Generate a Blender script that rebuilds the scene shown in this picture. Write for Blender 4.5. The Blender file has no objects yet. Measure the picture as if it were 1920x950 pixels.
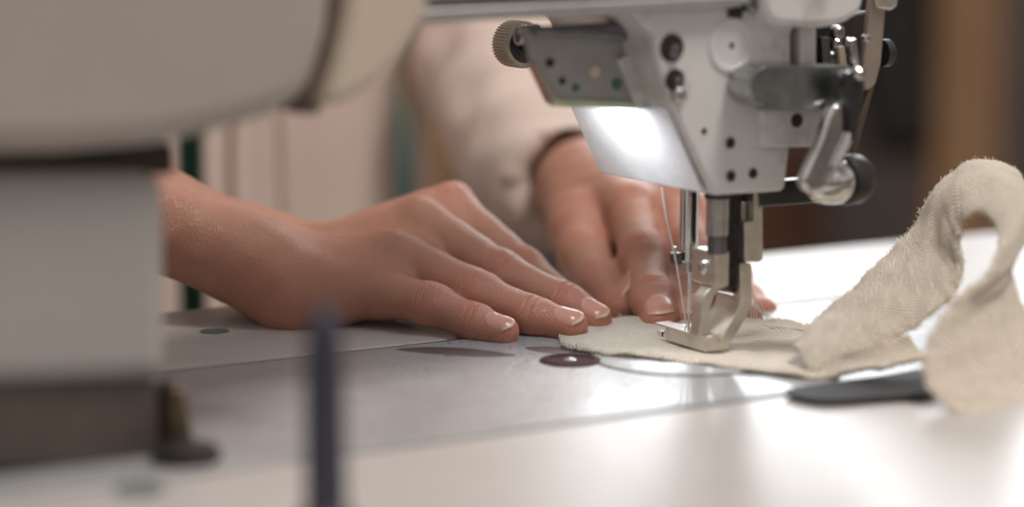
import bpy, bmesh, math, random
import numpy as np
from mathutils import Vector, Matrix
random.seed(7); rng = np.random.default_rng(7)
S = 0.01                                   # everything below is written in centimetres
sc = bpy.context.scene
C = sc.collection
R = math.radians

# ---------------------------------------------------------------- camera
FPX, PITCH, CH = 4516.0, R(9.0), 17.0      # focal length in photo pixels, pitch down, height over the table
cd = bpy.data.cameras.new('camera'); cam = bpy.data.objects.new('camera', cd); C.objects.link(cam)
cd.sensor_width = 36.0; cd.lens = FPX / 1920 * 36
cam.location = (0, 0, CH * S); cam.rotation_euler = (R(90) - PITCH, 0, 0)
cd.clip_start = 0.01; cd.clip_end = 60
cd.dof.use_dof = True; cd.dof.focus_distance = 0.886; cd.dof.aperture_fstop = 3.1
sc.camera = cam
# ---------------------------------------------------------------- light
w = bpy.data.worlds.new('World'); sc.world = w; w.use_nodes = True
wt = w.node_tree; bg = wt.nodes['Background']; bg.inputs[1].default_value = 0.36
# unseen room light: pale above, dark below, noise patches added for chrome reflections
_tc = wt.nodes.new('ShaderNodeTexCoord'); _sx = wt.nodes.new('ShaderNodeSeparateXYZ'); wt.links.new(_tc.outputs['Generated'], _sx.inputs[0])
_r = wt.nodes.new('ShaderNodeValToRGB'); _mr = wt.nodes.new('ShaderNodeMapRange'); _mr.inputs[1].default_value = -1; wt.links.new(_sx.outputs['Z'], _mr.inputs[0]); wt.links.new(_mr.outputs[0], _r.inputs[0])
_e = _r.color_ramp.elements; _e[0].position = .0; _e[0].color = (.22, .17, .14, 1); _e[1].position = 1.0; _e[1].color = (1.0, .95, .92, 1)
for _p, _c in ((.42, (.26, .21, .18, 1)), (.55, (.72, .64, .59, 1)), (.75, (1.15, 1.06, 1.0, 1))):
    _k = _e.new(_p); _k.color = _c
_n = wt.nodes.new('ShaderNodeTexNoise'); _n.inputs['Scale'].default_value = 2.4; _n.inputs['Detail'].default_value = 2.0; wt.links.new(_tc.outputs['Generated'], _n.inputs['Vector'])
_m = wt.nodes.new('ShaderNodeMapRange'); _m.inputs[1].default_value = .38; _m.inputs[2].default_value = .62; _m.inputs[3].default_value = .30; _m.inputs[4].default_value = 1.7; wt.links.new(_n.outputs['Fac'], _m.inputs[0])
_v = wt.nodes.new('ShaderNodeVectorMath'); _v.operation = 'SCALE'; wt.links.new(_r.outputs[0], _v.inputs[0]); wt.links.new(_m.outputs[0], _v.inputs['Scale']); wt.links.new(_v.outputs[0], bg.inputs[0])
def area(name, loc, target, sx, sy, power, col):
    ld = bpy.data.lights.new(name, 'AREA'); ld.shape = 'RECTANGLE'; ld.size = sx; ld.size_y = sy
    ld.energy = power; ld.color = col
    o = bpy.data.objects.new(name, ld); C.objects.link(o); o.location = loc
    o.rotation_euler = (Vector(target) - Vector(loc)).to_track_quat('-Z', 'Y').to_euler()
    return o
area('window_light', (0.62, 3.3, 1.02), (0.62, 0.0, 1.02), 1.5, 1.15, 32, (0.93, 0.97, 1.0))
area('overhead_key', (0.55, 0.5, 1.5), (0.0, 1.0, 0.0), 0.4, 0.4, 17.0, (1.0, 0.93, 0.87))  # unseen overhead key lamp, added to brighten the operator and machine
sc.view_settings.view_transform = 'Standard'; sc.view_settings.look = 'None'
sc.view_settings.exposure = 0.04; sc.view_settings.gamma = 1.0
sc.cycles.use_denoising = True
sc.cycles.max_bounces = 8; sc.cycles.sample_clamp_indirect = 6.0
sc.cycles.use_adaptive_sampling = False

# ---------------------------------------------------------------- picture rays and the machine's own frame (u along the arm, v towards the operator)
cp, sp = math.cos(PITCH), math.sin(PITCH)
def ray(px, py):
    x = (px - 960) / FPX; y = (475 - py) / FPX
    return np.array([x, cp + y * sp, -sp + y * cp])
CAM = np.array([0, 0, CH])
def P(px, py, d): return CAM + ray(px, py) * d
def Z(px, py, z=0.0):
    r = ray(px, py); return CAM + r * ((z - CH) / r[2])
U3 = np.array([math.sin(R(60)), math.cos(R(60)), 0]); V3 = np.array([-math.cos(R(60)), math.sin(R(60)), 0])
N0 = Z(1290, 632)
def M(u, v, z): return N0 + u * U3 + v * V3 + np.array([0, 0, z])
def uvz(p):
    q = np.asarray(p) - N0; return float(q @ U3), float(q @ V3), float(q[2])
def V(px, py, v):                          # point at that pixel on the vertical plane v = const
    r = ray(px, py); t = (v - (CAM - N0) @ V3) / (r @ V3); return CAM + r * t
def uz(px, py, v):
    a = uvz(V(px, py, v)); return a[0], a[2]

# ---------------------------------------------------------------- materials
def mat(name, base=(.5, .5, .5), rough=.5, metal=0.0, coat=0.0, ior=1.5, spec=.5):
    m = bpy.data.materials.new(name); m.use_nodes = True
    b = m.node_tree.nodes['Principled BSDF']
    b.inputs['Base Color'].default_value = (*base, 1); b.inputs['Roughness'].default_value = rough
    b.inputs['Metallic'].default_value = metal; b.inputs['Coat Weight'].default_value = coat
    b.inputs['Coat Roughness'].default_value = .12
    b.inputs['IOR'].default_value = ior; b.inputs['Specular IOR Level'].default_value = spec
    return m
def nd(m, t, **k):
    n = m.node_tree.nodes.new(t)
    for a, b in k.items():
        if a in n.inputs.keys(): n.inputs[a].default_value = b
        else: setattr(n, a, b)
    return n
def lk(m, a, b): m.node_tree.links.new(a, b)
def bsdf(m): return m.node_tree.nodes['Principled BSDF']
def wear(m, base, dark, scale=30, amount=.35, rough=(.3, .5), bump=0.0, bscale=400, bdist=.0003):
    """blotchy colour and gloss, plus a fine bump, all in object space"""
    tc = nd(m, 'ShaderNodeTexCoord')
    n = nd(m, 'ShaderNodeTexNoise', Scale=scale, Detail=6.0, Roughness=.65); lk(m, tc.outputs['Object'], n.inputs['Vector'])
    cr = nd(m, 'ShaderNodeValToRGB'); cr.color_ramp.elements[0].position = .35; cr.color_ramp.elements[1].position = .35 + amount
    cr.color_ramp.elements[0].color = (*dark, 1); cr.color_ramp.elements[1].color = (*base, 1)
    lk(m, n.outputs['Fac'], cr.inputs['Fac']); lk(m, cr.outputs[0], bsdf(m).inputs['Base Color'])
    mr = nd(m, 'ShaderNodeMapRange'); mr.inputs[3].default_value = rough[1]; mr.inputs[4].default_value = rough[0]
    n2 = nd(m, 'ShaderNodeTexNoise', Scale=scale * 2.7, Detail=5.0); lk(m, tc.outputs['Object'], n2.inputs['Vector'])
    lk(m, n2.outputs['Fac'], mr.inputs[0]); lk(m, mr.outputs[0], bsdf(m).inputs['Roughness'])
    if bump:
        n3 = nd(m, 'ShaderNodeTexNoise', Scale=bscale, Detail=3.0); lk(m, tc.outputs['Object'], n3.inputs['Vector'])
        bp = nd(m, 'ShaderNodeBump', Strength=bump, Distance=bdist); lk(m, n3.outputs['Fac'], bp.inputs['Height'])
        lk(m, bp.outputs[0], bsdf(m).inputs['Normal'])
    return m
def g(v, w=0.0): return (v * (1 + w), v, v * (1 - w))
PAINT = wear(mat('machine_paint', coat=.3), (.70, .69, .68), (.50, .47, .43), 38, .16, (.38, .55), .25, 900, .0002)
PAINT2 = wear(mat('arm_paint', coat=.1), (.47, .42, .38), (.43, .38, .34), 12, .4, (.5, .6))
CREAM = wear(mat('cream_cover', coat=.1), (.68, .59, .48), (.6, .51, .41), 15, .4, (.45, .6))
WHITEP = wear(mat('white_enamel', coat=.5), (.78, .79, .80), (.66, .67, .68), 60, .3, (.22, .38), .3, 700, .0003)
BEDM = wear(mat('bed_enamel', coat=.3), (.40, .41, .42), (.33, .335, .345), 45, .3, (.24, .34), .8, 420, .0005)
TABLEM = wear(mat('laminate'), (.58, .55, .53), (.53, .50, .48), 18, .4, (.26, .36), .12, 300, .0002)
CHROME = wear(mat('chrome', metal=1), (.82, .81, .80), (.62, .60, .58), 80, .3, (.10, .22))
STEEL = wear(mat('steel', metal=1), (.62, .60, .58), (.42, .40, .38), 90, .3, (.22, .38))
NICKEL = wear(mat('nickel', metal=1), (.76, .72, .65), (.58, .54, .48), 120, .3, (.32, .46), .2, 1500, .0001)
DARKST = wear(mat('dark_steel', metal=1), (.26, .26, .27), (.14, .14, .15), 60, .3, (.25, .42))
BLACKM = wear(mat('blackened_steel', metal=.8), (.07, .068, .068), (.03, .03, .03), 90, .3, (.2, .35))
GUN2 = wear(mat('worn_plate', metal=.7), (.40, .39, .39), (.30, .29, .29), 60, .3, (.3, .42))
GUN = wear(mat('gun_metal', metal=1), (.50, .52, .52), (.34, .35, .35), 60, .3, (.2, .32))
BLACK = wear(mat('black_rubber'), (.025, .024, .024), (.015, .014, .014), 60, .3, (.35, .5))
BLACKG = wear(mat('black_gloss', coat=.6), (.03, .032, .035), (.02, .02, .022), 60, .3, (.2, .3))
HOLE = wear(mat('dark_recess'), (.03, .022, .018), (.015, .011, .009), 100, .3, (.5, .7))
BRASS = wear(mat('brass', metal=.8), (.20, .15, .10), (.11, .08, .05), 70, .3, (.3, .5))
KNURL = wear(mat('aged_aluminium', metal=.1), (.58, .50, .40), (.46, .39, .30), 60, .3, (.4, .55))
LAMPBOX = wear(mat('bracket_paint', metal=.35), (.42, .42, .41), (.34, .34, .33), 40, .3, (.35, .5), .15, 900, .0001)
PCB = wear(mat('circuit_board'), (.62, .66, .42), (.42, .52, .34), 120, .3, (.4, .6))
GREENP = wear(mat('green_part'), (.10, .25, .15), (.06, .16, .10), 100, .3, (.4, .6))
MAROON = wear(mat('maroon_plug', spec=0.15), (.06, .018, .02), (.035, .012, .013), 160, .3, (.6, .8))
REFLECT = wear(mat('reflection_dark', spec=.3), (.11, .085, .085), (.07, .052, .052), 60, .3, (.3, .45))
NAVY = wear(mat('navy_plastic', coat=.1), (.045, .048, .075), (.035, .037, .06), 30, .3, (.4, .55))
LED = mat('led', (.9, .95, 1)); bsdf(LED).inputs['Emission Color'].default_value = (.86, .93, 1, 1); bsdf(LED).inputs['Emission Strength'].default_value = 6
THREAD = mat('thread', (.74, .71, .66), .6)
def cloth(name, base, dark, period, bump=.7, dist=.0004, sheen=.3):
    m = mat(name, base, .92, spec=.2); b = bsdf(m); b.inputs['Sheen Weight'].default_value = sheen; b.inputs['Sheen Roughness'].default_value = .5
    uv = nd(m, 'ShaderNodeUVMap'); sx = nd(m, 'ShaderNodeSeparateXYZ'); lk(m, uv.outputs[0], sx.inputs[0])
    nz = nd(m, 'ShaderNodeTexNoise', Scale=3.0 / period * .12, Detail=3.0); lk(m, uv.outputs[0], nz.inputs['Vector'])
    outs = []
    for k, o in enumerate('XY'):
        wob = nd(m, 'ShaderNodeMath', operation='MULTIPLY_ADD'); lk(m, nz.outputs['Fac'], wob.inputs[0]); wob.inputs[1].default_value = period * 1.6; lk(m, sx.outputs[o], wob.inputs[2])
        mu = nd(m, 'ShaderNodeMath', operation='MULTIPLY'); lk(m, wob.outputs[0], mu.inputs[0]); mu.inputs[1].default_value = 2 * math.pi / period
        si = nd(m, 'ShaderNodeMath', operation='SINE'); lk(m, mu.outputs[0], si.inputs[0]); outs.append(si)
    pr = nd(m, 'ShaderNodeMath', operation='MULTIPLY'); lk(m, outs[0].outputs[0], pr.inputs[0]); lk(m, outs[1].outputs[0], pr.inputs[1])
    n2 = nd(m, 'ShaderNodeTexNoise', Scale=1.0 / period * .8, Detail=4.0); lk(m, uv.outputs[0], n2.inputs['Vector'])
    ad = nd(m, 'ShaderNodeMath', operation='MULTIPLY_ADD'); lk(m, n2.outputs['Fac'], ad.inputs[0]); ad.inputs[1].default_value = .9; lk(m, pr.outputs[0], ad.inputs[2])
    cr = nd(m, 'ShaderNodeMapRange'); cr.inputs[1].default_value = -.8; cr.inputs[2].default_value = 1.2; lk(m, ad.outputs[0], cr.inputs[0])
    mx = nd(m, 'ShaderNodeMix', data_type='RGBA'); mx.inputs[6].default_value = (*dark, 1); mx.inputs[7].default_value = (*base, 1)
    lk(m, cr.outputs[0], mx.inputs[0]); lk(m, mx.outputs[2], b.inputs['Base Color'])
    bp = nd(m, 'ShaderNodeBump', Strength=bump, Distance=dist); lk(m, ad.outputs[0], bp.inputs['Height']); lk(m, bp.outputs[0], b.inputs['Normal'])
    return m
CANVAS = cloth('canvas', (.94, .86, .74), (.66, .55, .42), .20, .9, .0005)
FUZZ = mat('canvas_fibre', (.88, .79, .65), .9)
def knit(name, base, dark):
    m = mat(name, base, .95, spec=.15); bsdf(m).inputs['Sheen Weight'].default_value = .3
    tc = nd(m, 'ShaderNodeTexCoord')
    n = nd(m, 'ShaderNodeTexNoise', Scale=14, Detail=5.0); lk(m, tc.outputs['Object'], n.inputs['Vector'])
    mx = nd(m, 'ShaderNodeMix', data_type='RGBA'); mx.inputs[6].default_value = (*dark, 1); mx.inputs[7].default_value = (*base, 1)
    lk(m, n.outputs['Fac'], mx.inputs[0]); lk(m, mx.outputs[2], bsdf(m).inputs['Base Color'])
    wv = nd(m, 'ShaderNodeTexWave', Scale=260, Distortion=1.5); lk(m, tc.outputs['Object'], wv.inputs['Vector'])
    bp = nd(m, 'ShaderNodeBump', Strength=.4, Distance=.0005); lk(m, wv.outputs['Fac'], bp.inputs['Height']); lk(m, bp.outputs[0], bsdf(m).inputs['Normal'])
    return m
BEIGE = knit('beige_cloth', (.80, .66, .59), (.70, .57, .50))
GREEN = knit('green_shirt', (.07, .22, .16), (.05, .16, .11))
def skin():
    m = mat('skin', (.55, .28, .19), .42, spec=.65); b = bsdf(m)
    b.inputs['Subsurface Weight'].default_value = .28; b.inputs['Subsurface Radius'].default_value = (1.0, .35, .18); b.inputs['Subsurface Scale'].default_value = .0035
    tc = nd(m, 'ShaderNodeTexCoord')
    at = nd(m, 'ShaderNodeAttribute', attribute_name='tint')
    n = nd(m, 'ShaderNodeTexNoise', Scale=90, Detail=6.0, Roughness=.6); lk(m, tc.outputs['Object'], n.inputs['Vector'])
    mx = nd(m, 'ShaderNodeMix', data_type='RGBA'); mx.inputs[6].default_value = (.41, .19, .12, 1); mx.inputs[7].default_value = (.51, .265, .18, 1); lk(m, n.outputs['Fac'], mx.inputs[0])
    m2 = nd(m, 'ShaderNodeMix', data_type='RGBA'); lk(m, mx.outputs[2], m2.inputs[6]); m2.inputs[7].default_value = (.56, .19, .13, 1); lk(m, at.outputs['Fac'], m2.inputs[0])
    nb = nd(m, 'ShaderNodeTexNoise', Scale=28, Detail=3.0); lk(m, tc.outputs['Object'], nb.inputs['Vector'])
    rb = nd(m, 'ShaderNodeMapRange'); rb.inputs[1].default_value = .4; rb.inputs[2].default_value = .65; rb.inputs[4].default_value = .55; lk(m, nb.outputs['Fac'], rb.inputs[0])
    m3 = nd(m, 'ShaderNodeMix', data_type='RGBA'); lk(m, m2.outputs[2], m3.inputs[6]); m3.inputs[7].default_value = (.50, .20, .14, 1); lk(m, rb.outputs[0], m3.inputs[0]); lk(m, m3.outputs[2], b.inputs['Base Color'])
    v = nd(m, 'ShaderNodeTexVoronoi', Scale=1250, feature='DISTANCE_TO_EDGE'); mp = nd(m, 'ShaderNodeMapping'); mp.inputs['Scale'].default_value = (1, 1.0, .75)
    nw = nd(m, 'ShaderNodeTexNoise', Scale=200, Detail=2.0); lk(m, tc.outputs['Object'], nw.inputs['Vector'])
    vm = nd(m, 'ShaderNodeVectorMath', operation='MULTIPLY_ADD'); lk(m, nw.outputs['Color'], vm.inputs[0]); vm.inputs[1].default_value = (.0015,) * 3; lk(m, tc.outputs['Object'], vm.inputs[2])
    lk(m, vm.outputs[0], mp.inputs[0]); lk(m, mp.outputs[0], v.inputs['Vector'])
    mr = nd(m, 'ShaderNodeMapRange'); mr.inputs[2].default_value = .25; lk(m, v.outputs['Distance'], mr.inputs[0])
    n3 = nd(m, 'ShaderNodeTexNoise', Scale=1400, Detail=3.0); lk(m, tc.outputs['Object'], n3.inputs['Vector'])
    ad = nd(m, 'ShaderNodeMath', operation='MULTIPLY_ADD'); lk(m, n3.outputs['Fac'], ad.inputs[0]); ad.inputs[1].default_value = .7; lk(m, mr.outputs[0], ad.inputs[2])
    bp = nd(m, 'ShaderNodeBump', Strength=.6, Distance=.0002); lk(m, ad.outputs[0], bp.inputs['Height']); lk(m, bp.outputs[0], b.inputs['Normal'])
    mr2 = nd(m, 'ShaderNodeMapRange'); mr2.inputs[3].default_value = .34; mr2.inputs[4].default_value = .50; lk(m, n.outputs['Fac'], mr2.inputs[0]); lk(m, mr2.outputs[0], b.inputs['Roughness'])
    return m
SKIN = skin()
NAIL = mat('fingernail', (.75, .45, .38), .30, coat=.25)
_a = nd(NAIL, 'ShaderNodeAttribute', attribute_name='tint'); _m = nd(NAIL, 'ShaderNodeMix', data_type='RGBA')
_m.inputs[6].default_value = (.60, .29, .22, 1); _m.inputs[7].default_value = (.72, .52, .40, 1); lk(NAIL, _a.outputs['Fac'], _m.inputs[0]); lk(NAIL, _m.outputs[2], bsdf(NAIL).inputs['Base Color'])

# ---------------------------------------------------------------- objects
ORI = {}
def empty(name, loc, label, cat, group=None):
    o = bpy.data.objects.new(name, None); C.objects.link(o); o.empty_display_size = .02
    o.location = Vector(loc) * S; o['label'] = label; o['category'] = cat
    if group: o['group'] = group
    ORI[o.name] = np.array(loc, float); return o
def obj(name, vs, fs, m, parent=None, smooth=True, bevel=0, seg=3, sharp=35, uv=None, tint=None, label=None, cat=None, kind=None, origin=None):
    vs = np.asarray(vs, float)
    if parent is not None: org = ORI[parent.name]
    elif origin is not None: org = np.array(origin, float)
    else: org = np.array([(vs[:, 0].min() + vs[:, 0].max()) / 2, (vs[:, 1].min() + vs[:, 1].max()) / 2, vs[:, 2].min()])
    me = bpy.data.meshes.new(name); me.from_pydata(((vs - org) * S).tolist(), [], [tuple(int(i) for i in f) for f in fs])
    if bevel or not smooth or True:
        bm = bmesh.new(); bm.from_mesh(me)
        if len(fs) < 30000: bmesh.ops.recalc_face_normals(bm, faces=bm.faces)
        bm.to_mesh(me); bm.free()
    if uv is not None:
        l = me.uv_layers.new(name='UVMap'); idx = np.empty(len(me.loops), np.int32); me.loops.foreach_get('vertex_index', idx)
        l.data.foreach_set('uv', np.asarray(uv, np.float32)[idx].ravel())
    if tint is not None:
        a = me.attributes.new('tint', 'FLOAT', 'POINT'); a.data.foreach_set('value', np.asarray(tint, np.float32))
    me.materials.append(m)
    if smooth:
        me.polygons.foreach_set('use_smooth', [True] * len(me.polygons))
        if sharp: me.set_sharp_from_angle(angle=R(sharp))
    me.update()
    o = bpy.data.objects.new(name, me); C.objects.link(o)
    ORI[o.name] = org
    if parent is not None: o.parent = parent
    else: o.location = Vector(org) * S
    if bevel:
        b = o.modifiers.new('bevel', 'BEVEL'); b.width = bevel * S; b.segments = seg; b.limit_method = 'ANGLE'; b.angle_limit = R(35); b.harden_normals = True
    if label: o['label'] = label
    if cat: o['category'] = cat
    if kind: o['kind'] = kind
    return o
class MB:
    def __init__(s): s.v = []; s.f = []
    def add(s, vs, fs):
        n = len(s.v); s.v += [np.asarray(p, float) for p in vs]; s.f += [[i + n for i in f] for f in fs]; return s
    def prism(s, front, back):
        n = len(front)
        return s.add(list(front) + list(back), [list(range(n)), list(range(2 * n - 1, n - 1, -1))] + [[i, (i + 1) % n, n + (i + 1) % n, n + i] for i in range(n)])
    def ext(s, pix, v0, v1, vp=None):       # outline seen at plane vp (default v0), extruded from v0 to v1
        q = [uz(a, b, v0 if vp is None else vp) for a, b in pix]
        return s.prism([M(u, v0, z) for u, z in q], [M(u, v1, z) for u, z in q])
    def box(s, u0, u1, v0, v1, z0, z1):
        return s.prism([M(u0, v0, z0), M(u1, v0, z0), M(u1, v0, z1), M(u0, v0, z1)], [M(u0, v1, z0), M(u1, v1, z0), M(u1, v1, z1), M(u0, v1, z1)])
    def lathe(s, a, axis, prof, n=40, ribs=0, rib=0):
        """prof: (distance along axis, radius)"""
        axis = np.asarray(axis, float); axis /= np.linalg.norm(axis)
        e = np.cross(axis, [0, 0, 1.0]); e = e if np.linalg.norm(e) > .1 else np.array([1.0, 0, 0]); e /= np.linalg.norm(e); f = np.cross(axis, e)
        vs = []; fs = []
        for t, r in prof:
            for k in range(n):
                an = 2 * math.pi * k / n
                rr = r + (rib if ribs and r > ribs and k % 4 < 2 else 0)
                vs.append(np.asarray(a) + axis * t + (e * math.cos(an) + f * math.sin(an)) * rr)
        for i in range(len(prof) - 1):
            for k in range(n): fs.append([i * n + k, i * n + (k + 1) % n, (i + 1) * n + (k + 1) % n, (i + 1) * n + k])
        fs.append(list(range(n))); fs.append([(len(prof) - 1) * n + k for k in range(n)])
        return s.add(vs, fs)
    def tube(s, pts, r, n=10):
        pts = [np.asarray(p, float) for p in pts]; vs = []; fs = []; e = None
        rs = r if isinstance(r, (list, tuple)) else [r] * len(pts)
        for i, p in enumerate(pts):
            d = pts[min(i + 1, len(pts) - 1)] - pts[max(i - 1, 0)]; d /= np.linalg.norm(d) + 1e-9
            if e is None: e = np.cross(d, [0.3, 0.2, 1.0])
            e = e - d * (e @ d); e /= np.linalg.norm(e) + 1e-9; f = np.cross(d, e)
            for k in range(n):
                an = 2 * math.pi * k / n; vs.append(p + (e * math.cos(an) + f * math.sin(an)) * rs[i])
        for i in range(len(pts) - 1):
            for k in range(n): fs.append([i * n + k, i * n + (k + 1) % n, (i + 1) * n + (k + 1) % n, (i + 1) * n + k])
        fs.append(list(range(n))); fs.append([(len(pts) - 1) * n + k for k in range(n)])
        return s.add(vs, fs)
    def o(s, name, m, parent=None, **k): return obj(name, s.v, s.f, m, parent, **k)
def smoothpoly(pts, n=6):                  # closed Catmull-Rom through picture points
    out = []; L = len(pts)
    for i in range(L):
        a, b, c, d = [np.array(pts[(i + k) % L], float) for k in (-1, 0, 1, 2)]
        for j in range(n):
            t = j / n; out.append(.5 * ((2 * b) + (c - a) * t + (2 * a - 5 * b + 4 * c - d) * t * t + (3 * b - a - 3 * c + d) * t ** 3))
    return out
def cr(pts, n=8):                          # open Catmull-Rom
    pts = np.asarray(pts, float); q = np.vstack([2 * pts[0] - pts[1], pts, 2 * pts[-1] - pts[-2]]); out = []
    for i in range(len(pts) - 1):
        a, b, c, d = q[i:i + 4]
        for j in range(n):
            t = j / n; out.append(.5 * ((2 * b) + (c - a) * t + (2 * a - 5 * b + 4 * c - d) * t * t + (3 * b - a - 3 * c + d) * t ** 3))
    out.append(pts[-1]); return np.array(out)

# ================================================================ SETTING
def wbox(name, a, b, m, **k):
    x0, y0, z0 = a; x1, y1, z1 = b; mb = MB()
    mb.prism([(x0, y0, z0), (x1, y0, z0), (x1, y0, z1), (x0, y0, z1)], [(x0, y1, z0), (x1, y1, z0), (x1, y1, z1), (x0, y1, z1)])
    return mb.o(name, m, **k)
WALL = wear(mat('plaster'), (.18, .155, .145), (.12, .105, .10), 1.5, .4, (.8, .9))
FLOORM = wear(mat('floor_boards'), (.20, .15, .12), (.15, .11, .09), 4, .4, (.4, .6))
WOOD = wear(mat('wood'), (.44, .26, .14), (.34, .19, .10), 6, .4, (.5, .7))
WOODD = wear(mat('dark_wood'), (.15, .07, .04), (.10, .045, .025), 6, .4, (.4, .6))
wbox('floor', (-300, -150, -78), (350, 420, -75), FLOORM, kind='structure')
wbox('wall', (-300, 400, -75), (350, 410, 220), WALL, kind='structure')

# table: laminate top with an opening for the machine bed
BU0, BU1, BV0, BV1 = -46.0, 13.0, -9.7, 3.75
t = empty('sewing_table', M(0, 0, -75), 'pale beige laminate table holding the sewing machine and both hands', 'table')
mb = MB(); us = [-75, BU0 - .1, BU1 + .3, 62]; vs_ = [-32, BV0 - .22, BV1 + .38, 14.6]
gv = lambda i, j, z: M(us[i], vs_[j], z)
vv = [gv(i, j, z) for z in (0, -2.8) for i in range(4) for j in range(4)]; ff = []
ix = lambda i, j, k: k * 16 + i * 4 + j
for i in range(3):
    for j in range(3):
        if (i, j) == (1, 1): continue
        for k in (0, 1): ff.append([ix(i, j, k), ix(i + 1, j, k), ix(i + 1, j + 1, k), ix(i, j + 1, k)])
for i in range(3):
    for j in (0, 3): ff.append([ix(i, j, 0), ix(i + 1, j, 0), ix(i + 1, j, 1), ix(i, j, 1)])
for j in range(3):
    for i in (0, 3): ff.append([ix(i, j, 0), ix(i, j + 1, 0), ix(i, j + 1, 1), ix(i, j, 1)])
for j in (1, 2): ff.append([ix(1, j, 0), ix(2, j, 0), ix(2, j, 1), ix(1, j, 1)])
for i in (1, 2): ff.append([ix(i, 1, 0), ix(i, 2, 0), ix(i, 2, 1), ix(i, 1, 1)])
obj('table_top', vv, ff, TABLEM, t, bevel=.12)
for a, b in ((-70, -28), (58, -28), (-70, 10), (58, 10)):
    MB().box(a - 2.5, a + 2.5, b - 2, b + 2, -75, -2.9).o('leg', BLACKG, t, bevel=.3)
for px, py, rr in ((402, 621, .55), (262, 918, .75)):
    c = Z(px, py, .0)
    MB().lathe(c, (0, 0, 1), [(-.1, rr), (.03, rr), (.05, rr * .85), (.02, rr * .8)], 24).o('screw_cap', wear(mat('teal_cap'), (.16, .19, .17), (.11, .14, .13), 60), t)

# ================================================================ SEWING MACHINE
m_ = empty('sewing_machine', M(-18, -3, 0), 'off-white industrial sewing machine with nickel walking foot, seen from behind', 'sewing machine')
MB().box(BU0, BU1, BV0, BV1, -3.2, .05).o('bed', BEDM, m_, bevel=.14, seg=4)
mb = MB()
for a, b, c_, d_ in ((BU0, BU1, BV1 + .02, BV1 + .36), (BU0, BU1, BV0 - .2, BV0 - .02)): mb.box(a, b, c_, d_, -1.5, -.03)
mb.o('bed_gap_shade', HOLE, m_)  # dark strips laid in the open bed gap, painting its shade
# bed inlays and painted finger reflections
MB().lathe(Z(1070, 676, .05), (0, 0, 1), [(-.2, 1.1), (.03, 1.1), (.07, 1.04), (.07, .82), (.03, .78), (.03, .3)], 48).o('oil_plug', MAROON, m_)
MB().lathe(Z(1068, 675, .08), (0, 0, 1), [(-.05, .22), (.03, .22), (.08, .14), (.09, .04)], 20).o('screw', CHROME, m_)  # small chrome stud added to give the plug a glint
c = Z(1285, 668, .05)
MB().lathe(c, (0, 0, 1), [(-.2, 3.3), (.03, 3.3), (.06, 3.22), (.06, .5)], 72).o('bobbin_cover', BEDM, m_)
MB().lathe(c, (0, 0, 1), [(-.2, 3.42), (.012, 3.42), (.012, 3.25)], 72).o('cover_gap', HOLE, m_)
MB().prism([M(a, b, .055) for a, b in ((-2.9, -3.2), (.6, -3.2), (.6, .2), (-2.9, .2))], [M(a, b, .09) for a, b in ((-2.9, -3.2), (.6, -3.2), (.6, .2), (-2.9, .2))]).o('needle_plate', STEEL, m_)
for pl in ([(742, 655), (800, 651), (880, 654), (945, 662), (966, 667), (900, 669), (800, 663)], [(985, 652), (1030, 650), (1080, 655), (1090, 661), (1040, 663), (1000, 658)]):  # dark flat patches painting the fingers' reflections on the bed
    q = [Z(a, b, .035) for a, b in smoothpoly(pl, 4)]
    MB().prism(q, [p + np.array([0, 0, .02]) for p in q]).o('finger_reflection', REFLECT, m_)
# dark hinge strip on the right of the bed
q = [Z(a, b, .1) for a, b in smoothpoly([(1470, 741), (1520, 727), (1640, 712), (1750, 698), (1765, 738), (1640, 752), (1540, 757)], 4)]
MB().prism(q, [p + np.array([0, 0, .14]) for p in q]).o('edge_guide', wear(mat('edge_steel', metal=.5), (.06, .058, .06), (.04, .04, .043), 40, .3, (.65, .75)), m_, bevel=.08)

# pillar, dark plinth, arm shell
VP = -7.8
MB().ext([(-500, 322), (318, 322), (320, 716), (-500, 742)], VP, 1.8).o('pillar', wear(mat('pillar_paint', coat=.1), (.42, .40, .385), (.38, .36, .345), 12, .4, (.5, .6)), m_, bevel=.75, seg=6)
MB().ext([(-500, 730), (300, 706), (305, 870), (-500, 905)], VP + .4, 1.5).o('plinth', wear(mat('plinth_paint'), (.14, .115, .10), (.08, .062, .052), 25, .4, (.4, .6)), m_, bevel=.3)
MB().ext([(-500, 270), (330, 268), (332, 330), (-500, 335)], VP + .7, 1.2).o('arm_gap_shade', wear(mat('arm_gap_shade', spec=.2), (.06, .048, .042), (.04, .032, .028), 20), m_, bevel=.2)  # dark block painting the shaded gap between pillar and arm
b = MB().ext([(322, 725), (350, 722), (362, 790), (372, 850), (330, 866), (318, 800)], VP + .2, VP + 1.6).o('oil_valve', BRASS, m_, bevel=.25)
MB().lathe(Z(350, 862, .05), (0, 0, 1), [(0, 1.0), (.35, 1.0), (.45, .85), (.45, .3)], 24).o('valve_base', HOLE, m_)
body = [(-700, 300), (-200, 296), (120, 290), (300, 276), (440, 245), (520, 222), (575, 200), (605, 140), (628, 60), (640, -60), (648, -300), (-700, -300)]
MB().ext(body, VP - 1.0, 2.5).o('arm_shell', PAINT2, m_, bevel=.9, seg=6, sharp=50)
MB().ext([(560, 215), (600, 215), (640, 110), (668, -20), (676, -300), (600, -300), (600, 40), (580, 130)], VP + .6, 1.5).o('shell_joint', mat('joint', (.12, .09, .075), .6), m_, bevel=.15)
MB().ext([(604, 207), (655, 196), (715, 158), (762, 108), (795, 60), (812, 10), (822, -60), (826, -300), (652, -300), (648, 10), (630, 110)], VP - .4, 2.2).o('shell_cover', CREAM, m_, bevel=.6, seg=6, sharp=50)
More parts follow.
